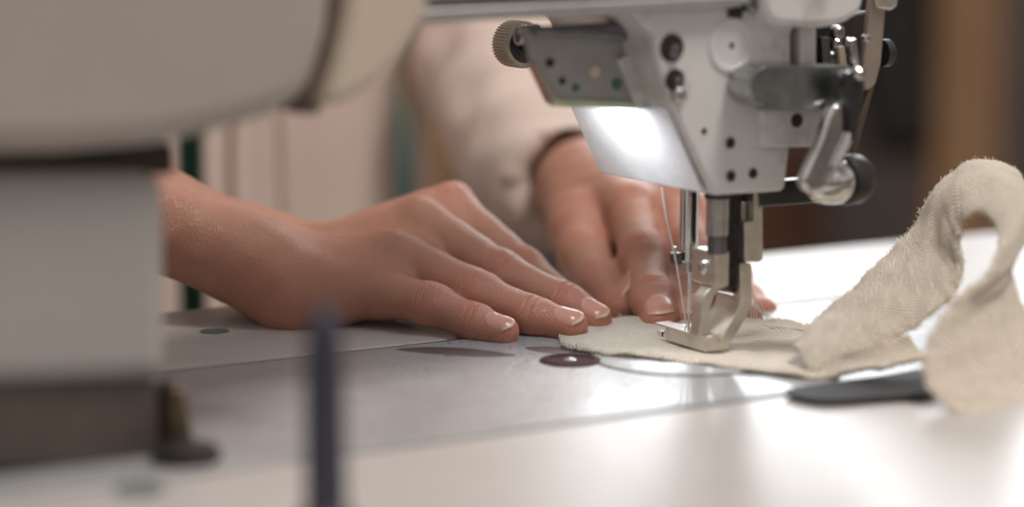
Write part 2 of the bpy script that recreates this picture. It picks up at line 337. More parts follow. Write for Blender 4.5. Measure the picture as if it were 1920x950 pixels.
# arm rail running to the head
MB().ext([(700, 50), (1350, 20), (1425, 12), (1440, -12), (1450, -420), (700, -420)], -5.2, 2.6).o('arm', wear(mat('arm_side', coat=.3), (.55, .535, .52), (.5, .48, .465), 25, .3, (.35, .5)), m_, bevel=.25)
MB().ext([(700, 44), (1340, 15), (1415, 8), (1425, -8), (1330, -5), (700, 22)], -5.5, -5.1).o('arm_rail', wear(mat('rail_alu', metal=.6), (.50, .51, .50), (.42, .43, .42), 30, .3, (.25, .4)), m_, bevel=.12)
MB().ext([(700, 10), (1330, -22), (1330, -30), (700, 4)], -5.4, -5.1).o('arm_groove', HOLE, m_)

# head casting
VH = -5.0
head = [(1175, -420), (1180, 20), (1222, 62), (1232, 120), (1262, 205), (1300, 290), (1340, 368), (1474, 359), (1483, 280), (1486, 200), (1486, 60), (1560, -20), (1600, -420)]
MB().ext(head, VH, 1.7).o('head', PAINT, m_, bevel=.22, seg=4)
# white slanted side plate lying on the casting's left flank
q0 = [uz(a, b, VH) for a, b in ((1264, 206), (1298, 285), (1333, 362))]
mb = MB(); fr = [M(q0[0][0] - .03, VH + .25, q0[0][1]), M(q0[1][0] - .04, VH + .25, q0[1][1]), M(q0[2][0] - .04, VH + .25, q0[2][1] - .02)]
bk = [M(q0[0][0] - .03, 1.9, q0[0][1]), M(q0[1][0] - .04, 1.9, q0[1][1]), M(q0[2][0] - .04, 1.9, q0[2][1] - .02)]
nn = np.array(M(-.10, 0, -.02)) - M(0, 0, 0)
mb.prism([fr[0], fr[1], fr[2], bk[2], bk[1], bk[0]], [p + nn for p in (fr[0], fr[1], fr[2], bk[2], bk[1], bk[0])])
mb.o('side_plate', WHITEP, m_, bevel=.06)
# boxy extension, face ring boss
MB().ext([(1428, 203), (1580, 200), (1572, 276), (1430, 277)], VH - .35, 1.5).o('lever_housing', PAINT, m_, bevel=.18, seg=4)
MB().ext([(1500, 52), (1532, 50), (1532, 205), (1500, 205)], VH - .05, 1.5).o('face_rib', PAINT, m_, bevel=.1)
MB().ext([(1484, 55), (1640, 20), (1640, 140), (1484, 215)], VH + 1.6, 2.0).o('mechanism_bay', HOLE, m_, bevel=.1)
MB().ext(smoothpoly([(1450, -60), (1618, -80), (1622, 5), (1598, 38), (1555, 52), (1500, 53), (1440, 36)], 5), VH - .9, 2.4).o('head_cap', PAINT, m_, bevel=.5, seg=6, sharp=60)
MB().ext([(1395, -30), (1470, -30), (1462, 8), (1440, 28), (1405, 22)], VH - .5, VH + .2).o('cap_bracket', DARKST, m_, bevel=.15)
def socket(px, py, r, v, m=STEEL, name='screw', deep=.5, k=1.0):
    a = V(px, py, v); R_ = r / 50.0
    o = MB().lathe(a + V3 * .15, -V3, [(0, R_ * 1.15), (.12, R_ * 1.15), (.17, R_ * 1.02), (.17, R_ * .80), (.15, R_ * .78)], 28).o(name, m, m_)
    MB().lathe(a + V3 * .05, -V3, [(0, R_ * .85), (.075, R_ * .85), (.08, R_ * .5)], 6 if k else 28).o('socket', HOLE, o)  # near-black disc painting the shade inside the screw socket
    return o
for px, py, r, mm in ((1369, 268, 11, STEEL), (1370, 330, 11, STEEL), (1412, 325, 9, BRASS), (1320, 246, 6, STEEL), (1371, 86, 13, DARKST), (1378, 24, 17, DARKST)):
    socket(px, py, r, VH, mm)
socket(1494, 226, 12, VH - .35, BLACK)
MB().lathe(V(1371, 86, VH) + V3 * .1, -V3, [(0, .95), (.13, .95), (.17, .9), (.17, .74), (.13, .7)], 48).o('boss_ring', PAINT, m_)
for px, py, r in ((1259, 90, 19), (1265, 150, 15)):
    a = V(px, py, VH); MB().lathe(a + V3 * .1, -V3, [(0, r / 50 * 1.25), (.14, r / 50 * 1.25), (.15, r / 50 * .9)], 32).o('bolt_recess_shade', HOLE, m_)  # near-black disc on the face, painting a shaded recess round the bolt
for px, py, r in ((1262, 96, 12), (1268, 154, 10)):
    a = V(px, py, VH); MB().lathe(a + V3 * .1, -V3, [(0, r / 50 * 1.1), (.2, r / 50 * 1.1), (.3, r / 50 * .9), (.34, r / 50 * .45), (.28, r / 50 * .4)], 32).o('bolt', DARKST, m_)
MB().lathe(V(1270, 178, VH), -V3, [(0, .28), (.2, .28), (.3, .2), (.32, .1)], 24).o('bolt', STEEL, m_)

# lamp bracket to the left of the head
VB = -3.0
MB().ext([(985, 50), (1225, 50), (1228, 95), (1268, 205), (1042, 193), (1003, 122)], VB, VB + .45).o('lamp_bracket', LAMPBOX, m_, bevel=.1)
MB().ext([(1160, 112), (1204, 92), (1264, 204), (1196, 205)], VB - .25, VB + .05).o('bracket_flap', PAINT, m_, bevel=.06)
MB().ext([(1004, 122), (1012, 122), (1052, 195), (1040, 197)], VB - .1, VB + .5).o('bracket_lip', STEEL, m_, bevel=.03)
MB().ext([(1036, 186), (1270, 196), (1272, 207), (1040, 200)], VB - .12, VB + .25).o('circuit_board', PCB, m_, bevel=.02)
a = uz(1112, 201, VB); b = uz(1190, 203, VB)
MB().box(a[0], b[0], VB + .5, VB + 2.2, a[1] + .06, a[1] + .14).o('lamp_strip', LED, m_)
MB().box(a[0] - .15, b[0] + .15, VB + .25, VB + 2.4, a[1] + .16, a[1] + .34).o('lamp_spill_block', LAMPBOX, m_)  # hidden box added over the strip to block its upward spill
ld = bpy.data.lights.new('machine_lamp', 'AREA'); ld.shape = 'RECTANGLE'; ld.size = .018; ld.size_y = .016; ld.energy = .06; ld.color = (.90, .95, 1)
lo_ = bpy.data.objects.new('machine_lamp', ld); C.objects.link(lo_); p_ = M((a[0] + b[0]) / 2, VB + 1.35, a[1] + .02); lo_.location = Vector(p_) * S
lo_.rotation_euler = Vector(U3 * .55 + V3 * .05 - np.array([0, 0, 1.0])).to_track_quat('-Z', 'Y').to_euler()
for px, py, r, mm in ((1031, 118, 8, HOLE), (1054, 152, 6, HOLE), (1080, 165, 7, GREENP), (1114, 134, 11, CREAM), (1156, 158, 10, GREENP)):
    MB().lathe(V(px, py, VB) + V3 * .1, -V3, [(0, r / 50), (.14, r / 50), (.18, r / 60), (.18, .02)], 20).o('rivet', mm, m_)
MB().ext([(1000, 52), (1225, 40), (1240, 95), (1190, 80), (1080, 68), (1010, 70)], VB - .45, VB + .1).o('upper_bracket', DARKST, m_, bevel=.15)
MB().ext([(1200, 30), (1245, 30), (1225, 118), (1203, 115)], VB - 1.0, VB).o('bracket_arm', wear(mat('aged_steel', metal=.4), (.22, .20, .19), (.15, .14, .13), 40), m_, bevel=.12)
# knurled knob and its spring
a = V(986, 85, 3.2) + V3 * 1.15
MB().lathe(a, -V3, [(0, .65), (.08, .75), (.12, .79), (1.05, .79), (1.10, .75), (1.12, .62)], 176, ribs=.78, rib=.07).o('knurled_knob', KNURL, m_, sharp=20)
MB().lathe(a, -V3, [(1.0, .66), (1.16, .66), (1.16, .45), (1.22, .42), (1.22, .3), (1.9, .28)], 40).o('knob_stem', BLACKG, m_)
a = V(966, 66, 1.2)
sp_ = [a + U3 * (1.0 * k / 90) + (V3 * math.cos(k * .42) + np.array([0, 0, 1]) * math.sin(k * .42)) * .33 for k in range(91)]
MB().tube(sp_, .05, 8).o('spring', STEEL, m_)

# presser lifting lever on the back of the head
VL = -6.4
cap = [(1450, 203)] + [(1450 + 44 * math.cos(x), 164 + 40 * math.sin(x)) for x in np.linspace(R(90), R(270), 14)] + [(1588, 124), (1598, 140), (1598, 196), (1586, 208)]
MB().ext(cap, VL, VL + 1.3).o('lever_boss', GUN, m_, bevel=.38, seg=7, sharp=60)
MB().lathe(V(1560, 166, VL + .25), U3, [(0, .60), (.1, .70), (.45, .76), (.62, .76), (.72, .66), (.74, .3)], 40).o('lever_shaft', GUN, m_)
MB().ext(smoothpoly([(1588, 140), (1606, 134), (1620, 146), (1618, 185), (1606, 250), (1597, 262), (1594, 200), (1584, 165)], 5), VL - 1.0, VL - .7).o('lever_arm', BLACKG, m_, bevel=.08)
MB().ext(smoothpoly([(1560, 205), (1588, 192), (1604, 205), (1604, 232), (1588, 275), (1568, 322), (1552, 352), (1522, 362), (1506, 344), (1518, 310), (1540, 262)], 4), VL - .75, VL - .25).o('lever_blade', CHROME, m_, bevel=.16, seg=5, sharp=60)
MB().tube(cr([V(1602, 232, VL - .85), V(1590, 262, VL - .85), V(1572, 300, VL - .85), V(1550, 342, VL - .85)], 6), [.05] * 4 + [.13] * 11 + [.05] * 4, 12).o('lever_ridge', CHROME, m_, sharp=60)
MB().lathe(V(1606, 138, VL - .9), -V3, [(0, .22), (.2, .22), (.3, .12)], 20).o('lever_pin', CHROME, m_)
a = V(1520, 345, VL - .2); ax = V(1640, 331, VL + .5) - a; L = np.linalg.norm(ax)
MB().lathe(a, ax, [(0, .12), (.06, .3), (.2, .52), (.45, .68), (.8, .76), (1.2, .80), (1.5, .80), (1.55, .74), (1.6, .74)], 48).o('lever_knob', CHROME, m_, sharp=60)
MB().lathe(a, ax, [(1.55, .7), (1.58, .84), (1.75, .88), (2.35, .88), (2.5, .80), (2.52, .66)], 48).o('rubber_grip', BLACK, m_, sharp=60)
MB().lathe(a, ax, [(2.4, .5), (2.56, .5), (2.58, .2), (2.75, .12), (2.78, .04)], 24).o('grip_cap', STEEL, m_)
MB().ext([(1420, 343), (1545, 332), (1560, 378), (1425, 388)], -4.3, -3.7).o('lifter_bar', BLACKG, m_, bevel=.06)
# thread guard and take-up parts
MB().ext([(1640, -60), (1668, -60), (1660, 40), (1653, 120), (1643, 158), (1628, 172), (1616, 160), (1622, 100), (1630, 30)], VL + 1.2, VL + 1.5).o('thread_guard', wear(mat('guard', metal=.6), (.46, .38, .32), (.36, .30, .25), 50), m_, bevel=.1)
MB().ext([(1634, 160), (1640, 164), (1618, 240), (1603, 292), (1598, 290), (1608, 230)], VL + 1.2, VL + 1.4).o('guard_tail', BRASS, m_, bevel=.05)
MB().ext([(1638, -20), (1688, -20), (1684, 12), (1672, 20), (1645, 16)], VL + 1.0, VL + 1.6).o('guard_clip', NICKEL, m_, bevel=.1)
MB().lathe(V(1652, 100, VL + 2.2), U3, [(0, .5), (.3, .5), (.4, .4), (.42, .1)], 32).o('tension_disc', BLACK, m_)
MB().tube([V(1597, 74, VL + 1.0), V(1602, 105, VL + 1.0), V(1607, 138, VL + .9)], .13, 12).o('take_up_rod', CHROME, m_)
MB().lathe(V(1620, 72, VL + 1.4), -V3, [(0, .15), (.2, .15), (.25, .08)], 16).o('bolt', CHROME, m_)
for px, py, r, mm in ((1562, 82, .22, CHROME), (1552, 106, .2, DARKST), (1582, 78, .18, STEEL), (1565, 60, .25, STEEL), (1590, 110, .16, STEEL)):
    MB().lathe(V(px, py, VH + 1.3), -V3, [(0, r), (.3, r), (.38, r * .6)], 20).o('bolt', mm, m_)
MB().ext([(1540, 70), (1556, 70), (1560, 125), (1545, 125)], VH + .9, VH + 1.5).o('link', DARKST, m_, bevel=.05)
MB().ext([(1572, 88), (1584, 86), (1590, 125), (1576, 125)], VH + .8, VH + 1.4).o('link', KNURL, m_, bevel=.05)

# needle bar, needle, presser bar and the walking foot
def rod(px, y0, y1, v, r, prof=None):
    a, b = V(px, y0, v), V(px, y1, v); return a, b
a, b = V(1291, 320, -1.65), V(1291, 492, -1.65); h = a[2] - b[2]
MB().lathe(b, (0, 0, 1), [(0, .2), (.05, .3), (.12, .35), (h, .35)], 40).o('needle_bar', CHROME, m_)
MB().lathe(b, (0, 0, 1), [(-.35, .1), (-.30, .17), (.02, .2)], 24).o('needle_bar_tip', STEEL, m_)
MB().ext([(1265, 476), (1280, 473), (1281, 496), (1267, 497)], -1.9, -1.5).o('needle_clamp', DARKST, m_, bevel=.06)
MB().tube([V(1265, 462, -1.8), V(1266, 478, -1.8)], .07, 10).o('clamp_screw', STEEL, m_)
c = V(1291, 634, -1.65); hn = b[2] - c[2]
MB().lathe(c, (0, 0, 1), [(0, .015), (.35, .05), (hn - 1.1, .055), (hn - 1.0, .09), (hn, .09)], 16).o('needle', CHROME, m_)
VQ = -3.95
a, b = V(1345, 320, VQ + .2), V(1345, 440, VQ + .2); h = a[2] - b[2]
MB().lathe(b, (0, 0, 1), [(0, .42), (h, .42)], 40).o('presser_bar', STEEL, m_)
MB().lathe(V(1345, 474, VQ + .2), (0, 0, 1), [(0, .36), (.6, .36), (.64, .41), (.7, .41)], 40).o('presser_collar', DARKST, m_)
MB().lathe(V(1345, 371, VQ + .2), (0, 0, 1), [(0, .46), (.2, .46), (.25, .5), (.5, .5)], 40).o('bar_bushing', BLACK, m_)
MB().ext([(1366, 362), (1415, 362), (1415, 412), (1396, 414), (1392, 470), (1368, 470)], VQ + .9, VQ + 1.2).o('bar_guide', BLACKM, m_, bevel=.04)
# inner foot: shank bracket, screw, leg
MB().ext([(1341, 473), (1368, 471), (1367, 536), (1352, 541), (1341, 536)], VQ, VQ + 1.5).o('inner_foot_shank', NICKEL, m_, bevel=.05)
o_ = MB().lathe(M(*[uvz(V(1341, 505, VQ))[0], VQ + .65, uvz(V(1341, 505, VQ))[2]]) + U3 * .05, -U3, [(0, .26), (.14, .26), (.22, .18), (.24, .1)], 28).o('foot_screw', CHROME, m_)
leg = [(1341, 534), (1367, 534), (1350, 543), (1339, 556), (1333, 574), (1330, 600), (1327, 630), (1308, 634), (1314, 604), (1316, 574), (1320, 556), (1330, 543)]
MB().ext(leg, VQ + .4, VQ + 1.0).o('inner_foot_leg', NICKEL, m_, bevel=.04)
q = uz(1322, 640, VQ + .4)
mb = MB().box(q[0] - .30, q[0] + .35, VQ + .3, VQ + 3.2, .78, .88); mb.o('inner_foot_toe', CHROME, m_, bevel=.04)
# outer foot
dark = [(1366, 360), (1393, 360), (1393, 530), (1387, 545), (1378, 551), (1370, 546), (1365, 532)]
MB().ext(dark, VQ + .1, VQ + .9).o('drive_bar', BLACKM, m_, bevel=.08)
MB().ext([(1414, 355), (1430, 355), (1431, 486), (1424, 491), (1397, 491), (1396, 416), (1414, 414)], VQ - .3, VQ + .25).o('foot_carrier', NICKEL, m_, bevel=.05)
MB().ext([(1388, 380), (1399, 380), (1399, 492), (1388, 492)], VQ + .1, VQ + .6).o('carrier_guide', STEEL, m_, bevel=.04)
MB().ext([(1388, 494), (1409, 494), (1411, 567), (1388, 572)], VQ - .2, VQ + .25).o('outer_foot_shank', NICKEL, m_, bevel=.04)
MB().ext([(1388, 556), (1411, 560), (1411, 569), (1401, 592), (1386, 618), (1373, 640), (1350, 642), (1362, 618), (1378, 590), (1386, 572)], VQ - .19, VQ + 1.3).o('outer_foot_leg', NICKEL, m_, bevel=.05)
q0, q1 = uz(1326, 659, VQ - .2), uz(1373, 636, VQ - .2)
mb = MB().box(q0[0], q1[0], VQ - .1, VQ + 2.5, .34, .86); mb.o('outer_foot_sole', NICKEL, m_, bevel=.05)
mb = MB()
for dv in (2.55, 2.95): mb.box(q0[0] + .15, q0[0] + .75, VQ + dv, VQ + dv + .28, .36, .56)
mb.o('foot_toe', CHROME, m_, bevel=.03)

# thread running down to the needle's eye
tp = cr([V(1241, 352, -2.1), V(1250, 410, -2.1), V(1266, 482, -1.9), (V(1279, 560, -1.75)), V(1290, 628, -1.65)], 8)
MB().tube(tp, .032, 8).o('sewing_thread', THREAD, None, label='pale thread hanging from the head down to the needle', cat='thread')

# ================================================================ CANVAS STRAP
st = empty('canvas_strap', Z(1400, 650, .1), 'cream woven canvas strap under the presser foot, looped up on the right', 'strap')
def ribbon(name, A, B, parent, thick=.16, nw=26, bulge=0.0, fringe=0, n=12, seed=1, roll=.0, sag=None):
    A = cr(A, n); B = cr(B, n); k = len(A); r_ = np.random.default_rng(seed)
    mid = (A + B) / 2; ln = np.r_[0, np.cumsum(np.linalg.norm(np.diff(mid, axis=0), axis=1))]
    W = float(np.mean(np.linalg.norm(A - B, axis=1)))
    if fringe:
        for E_, o_s, sg in ((A, B, 1), (B, A, 1)):
            od = E_ - o_s; od /= np.linalg.norm(od, axis=1, keepdims=True); wv = np.convolve(r_.standard_normal(k + 4), [.25, .5, .25], 'same')[2:-2]; E_ += od * (wv * .06)[:, None]
    tt = np.linspace(0, 1, nw); G = A[:, None] * (1 - tt)[None, :, None] + B[:, None] * tt[None, :, None]
    du = np.gradient(G, axis=0); dv = np.gradient(G, axis=1); nrm = np.cross(du, dv); nrm /= np.linalg.norm(nrm, axis=2, keepdims=True) + 1e-9
    x = 2 * tt - 1
    wob = sum(.025 * np.sin(ln[:, None] * f1 + tt[None] * f2 * W + ph) for f1, f2, ph in ((2.1, 1.3, .5), (3.7, -2.2, 2.), (1.2, 3.1, 4.)))
    G = G + nrm * (bulge * (1 - x ** 2))[None, :, None] + nrm * wob[..., None]
    # soft swollen edges: rounded cross-section
    prof = (1 - np.abs(x) ** 10) ** .5 * (1 + .35 * np.exp(-((np.abs(x) - .93) / .05) ** 2)); prof[0] = prof[-1] = .02
    h = thick / 2 * prof[None, :] * (1 + .10 * r_.standard_normal((k, nw)) * (np.abs(x) > .85))
    jit = r_.standard_normal((k, 2)) * .02
    top = G + nrm * h[..., None]; bot = G - nrm * h[..., None]
    vs = np.concatenate([top.reshape(-1, 3), bot.reshape(-1, 3)]); uv = np.stack(np.broadcast_arrays(ln[:, None], tt[None] * W), -1).reshape(-1, 2); uv = np.concatenate([uv, uv])
    fs = []; o_ = k * nw
    for i in range(k - 1):
        for j in range(nw - 1):
            a = i * nw + j; fs.append([a, a + 1, a + nw + 1, a + nw]); fs.append([o_ + a, o_ + a + nw, o_ + a + nw + 1, o_ + a + 1])
        for j in (0, nw - 1): fs.append([i * nw + j, (i + 1) * nw + j, o_ + (i + 1) * nw + j, o_ + i * nw + j])
    for i in (0, k - 1):
        for j in range(nw - 1): fs.append([i * nw + j, i * nw + j + 1, o_ + i * nw + j + 1, o_ + i * nw + j])
    ob = obj(name, vs, fs, CANVAS, parent, uv=uv, sharp=None)
    if fringe:
        mb = MB()
        for e in (0, 1):
            for _ in range(int(fringe * (1 if e == 0 else .45) * ln[-1])):
                i = r_.uniform(0, k - 1.01); i0 = int(i); f = i - i0; j = 0 if e == 0 else nw - 1; jn = 2 if e == 0 else nw - 3
                p = G[i0, j] * (1 - f) + G[i0 + 1, j] * f; outd = G[i0, j] - G[i0, jn]; outd /= np.linalg.norm(outd)
                al = G[i0 + 1, j] - G[i0, j]; al /= np.linalg.norm(al) + 1e-9
                d = outd * r_.uniform(.05, 1) + al * r_.normal(0, 1.0) + nrm[i0, j] * r_.normal(0, .7); d /= np.linalg.norm(d)
                L_ = r_.uniform(.04, .13); bend = r_.normal(0, .05, 3); p0 = p - outd * .04 + nrm[i0, j] * r_.normal(0, thick * .25)
                mb.tube([p0, p0 + d * L_ * .5 + bend * .5, p0 + d * L_ + bend], [.014, .011, .006], 3)
        obj('fringe', mb.v, mb.f, FUZZ, ob, sharp=None)
    return ob
zc = .16
A = [Z(1045, 622, zc), Z(1100, 606, zc), Z(1180, 596, zc + .02), Z(1290, 595, zc), Z(1400, 598, zc), Z(1490, 604, zc + .05), Z(1570, 628, zc + .05), Z(1610, 650, zc)]
B = [Z(1052, 646, zc), Z(1088, 654, zc + .02), Z(1140, 662, zc + .05), Z(1210, 668, zc + .03), Z(1310, 680, zc), Z(1400, 692, zc), Z(1520, 706, zc), Z(1570, 700, zc)]
flat = ribbon('flat_strap', A, B, st, .26, 40, .06, 60, 16, 3)
A = [P(1488, 652, 83.5), P(1530, 600, 84.5), P(1600, 538, 85.5), P(1665, 478, 86.3), P(1720, 415, 87), P(1765, 342, 87.2), P(1832, 302, 86.8), P(1895, 318, 86), P(1922, 370, 85), P(1908, 440, 84), P(1890, 492, 83), P(1902, 548, 82.4), P(1935, 610, 82.4), P(1975, 690, 82.2), P(2030, 780, 81), P(2080, 830, 80)]
B = [P(1515, 700, 81.8), P(1590, 668, 82.2), P(1680, 632, 82.5), P(1755, 585, 82.8), P(1800, 528, 83.2), P(1800, 455, 83.6), P(1806, 412, 83.6), P(1842, 400, 83), P(1868, 424, 82), P(1876, 462, 80.5), P(1842, 520, 79.3), P(1772, 582, 78.6), P(1740, 640, 78), P(1733, 705, 77.4), P(1775, 765, 76.8), P(1900, 798, 76.3)]
loop = ribbon('loop', A, B, st, .26, 30, -.35, 90, 14, 4)
# rolled start of the loop and its frayed cream end
A = [P(1500, 700, 82.2), P(1545, 678, 82), P(1600, 655, 81.6), P(1645, 640, 81.6), P(1700, 625, 82)]
B = [P(1530, 712, 81.6), P(1580, 700, 81.2), P(1640, 690, 81), P(1690, 682, 81.2), P(1740, 672, 81.6)]
ribbon('rolled_end', A, B, st, .3, 16, .2, 60, 8, 5)
# crosswise stitches beside the foot
mb = MB(); r_ = np.random.default_rng(2)
for k in range(13):
    x = 1420 + k * 8 + r_.normal(0, 1); a = Z(x, 607 + k * .9, .30); b_ = Z(x + 9, 612 + k * .9 + r_.normal(0, 1), .29)
    mb.tube([a - [0, 0, .07], a + [0, 0, .01], (a + b_) / 2 + [0, 0, .03], b_ + [0, 0, .01], b_ - [0, 0, .07]], .035, 6)
for k in range(3):
    p = Z(1408 + k * 5, 600, .3); mb.tube(cr([p, p + [.05, .2, .5 + .15 * k], p + [.35, .1, .3], p + [.75, -.1, .0]], 6), .018, 6)
obj('stitches', mb.v, mb.f, THREAD, st)

# ================================================================ navy post close to the camera
mb = MB(); b0 = Z(612, 1010, 0); dpt = (b0 - CAM)[1] / cp * .999
top = P(610, 560, np.dot(b0 - CAM, [0, cp, -sp]))
hh = top[2]
mb.lathe(b0, (0, 0, 1), [(0, .95), (.15, 1.0), (.5, .85), (.8, .56), (hh - 1.6, .52), (hh - .6, .44), (hh - .2, .34), (hh, .15)], 32)
mb.o('thread_post', NAVY, None, label='dark navy upright post standing on the table in the foreground', cat='post')

# ================================================================ PERSON: distance field hands
def smin(a, b, k):
    h = np.clip(.5 + .5 * (b - a) / k, 0, 1); return b + (a - b) * h - k * h * (1 - h)
class Field:
    def __init__(s, lo, hi, h):
        s.h = h; s.lo = np.array(lo, float); s.n = np.ceil((np.array(hi) - s.lo) / h).astype(int) + 1
        s.F = np.full(s.n, 3.0, np.float32)
    def sub(s, lo, hi):
        a = np.clip(np.floor((lo - s.lo) / s.h).astype(int), 0, s.n - 1); b = np.clip(np.ceil((hi - s.lo) / s.h).astype(int) + 1, 1, s.n)
        sl = tuple(slice(i, j) for i, j in zip(a, b))
        ax = [s.lo[i] + s.h * np.arange(a[i], b[i], dtype=np.float32) for i in range(3)]
        return sl, np.stack(np.meshgrid(*ax, indexing='ij'), -1).astype(np.float32)
    def cone(s, a, b, r1, r2, k=.3, F=None):
        F = s.F if F is None else F
        a = np.asarray(a, float); b = np.asarray(b, float); pad = max(r1, r2) + k + .6
        sl, X = s.sub(np.minimum(a, b) - pad, np.maximum(a, b) + pad)
        ba = (b - a).astype(np.float32); t = np.clip(((X - a.astype(np.float32)) @ ba) / float(ba @ ba), 0, 1)
        d = np.linalg.norm(X - a.astype(np.float32) - t[..., None] * ba, axis=-1) - (r1 + (r2 - r1) * t)
        F[sl] = smin(F[sl], d.astype(np.float32), k) if k > 0 else np.minimum(F[sl], d)
    def ell(s, c, ax, rad, k=.4, F=None, cut=False):
        F = s.F if F is None else F
        c = np.asarray(c, float); Rm = np.array(ax, np.float32); rad = np.array(rad, np.float32); pad = rad.max() + k + .5
        sl, X = s.sub(c - pad, c + pad); q = (X - c.astype(np.float32)) @ Rm.T / rad
        l = np.linalg.norm(q, axis=-1); d = (l - 1) * rad.min()
        F[sl] = -smin(-F[sl], d.astype(np.float32), k) if cut else smin(F[sl], d.astype(np.float32), k)
    def merge(s, G, k): s.F = smin(s.F, G, k) if k > 0 else np.minimum(s.F, G)
    def mesh(s):
        F = s.F; ins = F < 0; n = F.shape
        cs = [ins[i:n[0] - 1 + i, j:n[1] - 1 + j, k:n[2] - 1 + k] for i in (0, 1) for j in (0, 1) for k in (0, 1)]
        anyv = np.logical_or.reduce(cs) & ~np.logical_and.reduce(cs)
        idx = np.argwhere(anyv); vid = np.full(anyv.shape, -1, np.int64); vid[anyv] = np.arange(len(idx))
        acc = np.zeros((len(idx), 3)); cnt = np.zeros(len(idx))
        co = [(i, j, k) for i in (0, 1) for j in (0, 1) for k in (0, 1)]
        val = {c: F[idx[:, 0] + c[0], idx[:, 1] + c[1], idx[:, 2] + c[2]] for c in co}
        for a in co:
            for d in range(3):
                if a[d]: continue
                b = list(a); b[d] = 1; b = tuple(b); fa, fb = val[a], val[b]; m = (fa < 0) != (fb < 0)
                t = np.where(m, fa / np.where(fa == fb, 1, fa - fb), 0); p = np.tile(np.array(a, float), (len(idx), 1)); p[:, d] += t
                acc[m] += p[m]; cnt[m] += 1
        vs = s.lo + (idx + acc / cnt[:, None]) * s.h
        quads = []
        for d in range(3):
            e, f = (d + 1) % 3, (d + 2) % 3
            A_ = np.take(ins, range(n[d] - 1), d); B_ = np.take(ins, range(1, n[d]), d)
            q = np.argwhere(A_ != B_); q = q[(q[:, e] > 0) & (q[:, f] > 0) & (q[:, e] < n[e] - 1) & (q[:, f] < n[f] - 1)]
            fl = A_[q[:, 0], q[:, 1], q[:, 2]]
            def at(de, df):
                r = q.copy(); r[:, e] += de; r[:, f] += df; return vid[r[:, 0], r[:, 1], r[:, 2]]
            Q = np.stack([at(-1, -1), at(0, -1), at(0, 0), at(-1, 0)], 1); Q[~fl] = Q[~fl][:, ::-1]; quads.append(Q)
        return vs, np.concatenate(quads)
def vnormals(vs, Q):
    n = np.zeros_like(vs); fn = np.cross(vs[Q[:, 2]] - vs[Q[:, 0]], vs[Q[:, 3]] - vs[Q[:, 1]])
    for c in range(4): np.add.at(n, Q[:, c], fn)
    return n / (np.linalg.norm(n, axis=1, keepdims=True) + 1e-12)
def relax(vs, Q, it=2, f=.5):
    for _ in range(it):
        acc = np.zeros_like(vs); cnt = np.zeros(len(vs))
        for a, b in ((0, 1), (1, 2), (2, 3), (3, 0)):
            np.add.at(acc, Q[:, a], vs[Q[:, b]]); np.add.at(acc, Q[:, b], vs[Q[:, a]]); np.add.at(cnt, Q[:, a], 1); np.add.at(cnt, Q[:, b], 1)
        vs = vs * (1 - f) + f * acc / cnt[:, None]
    return vs
def unit(a): return np.asarray(a, float) / np.linalg.norm(a)
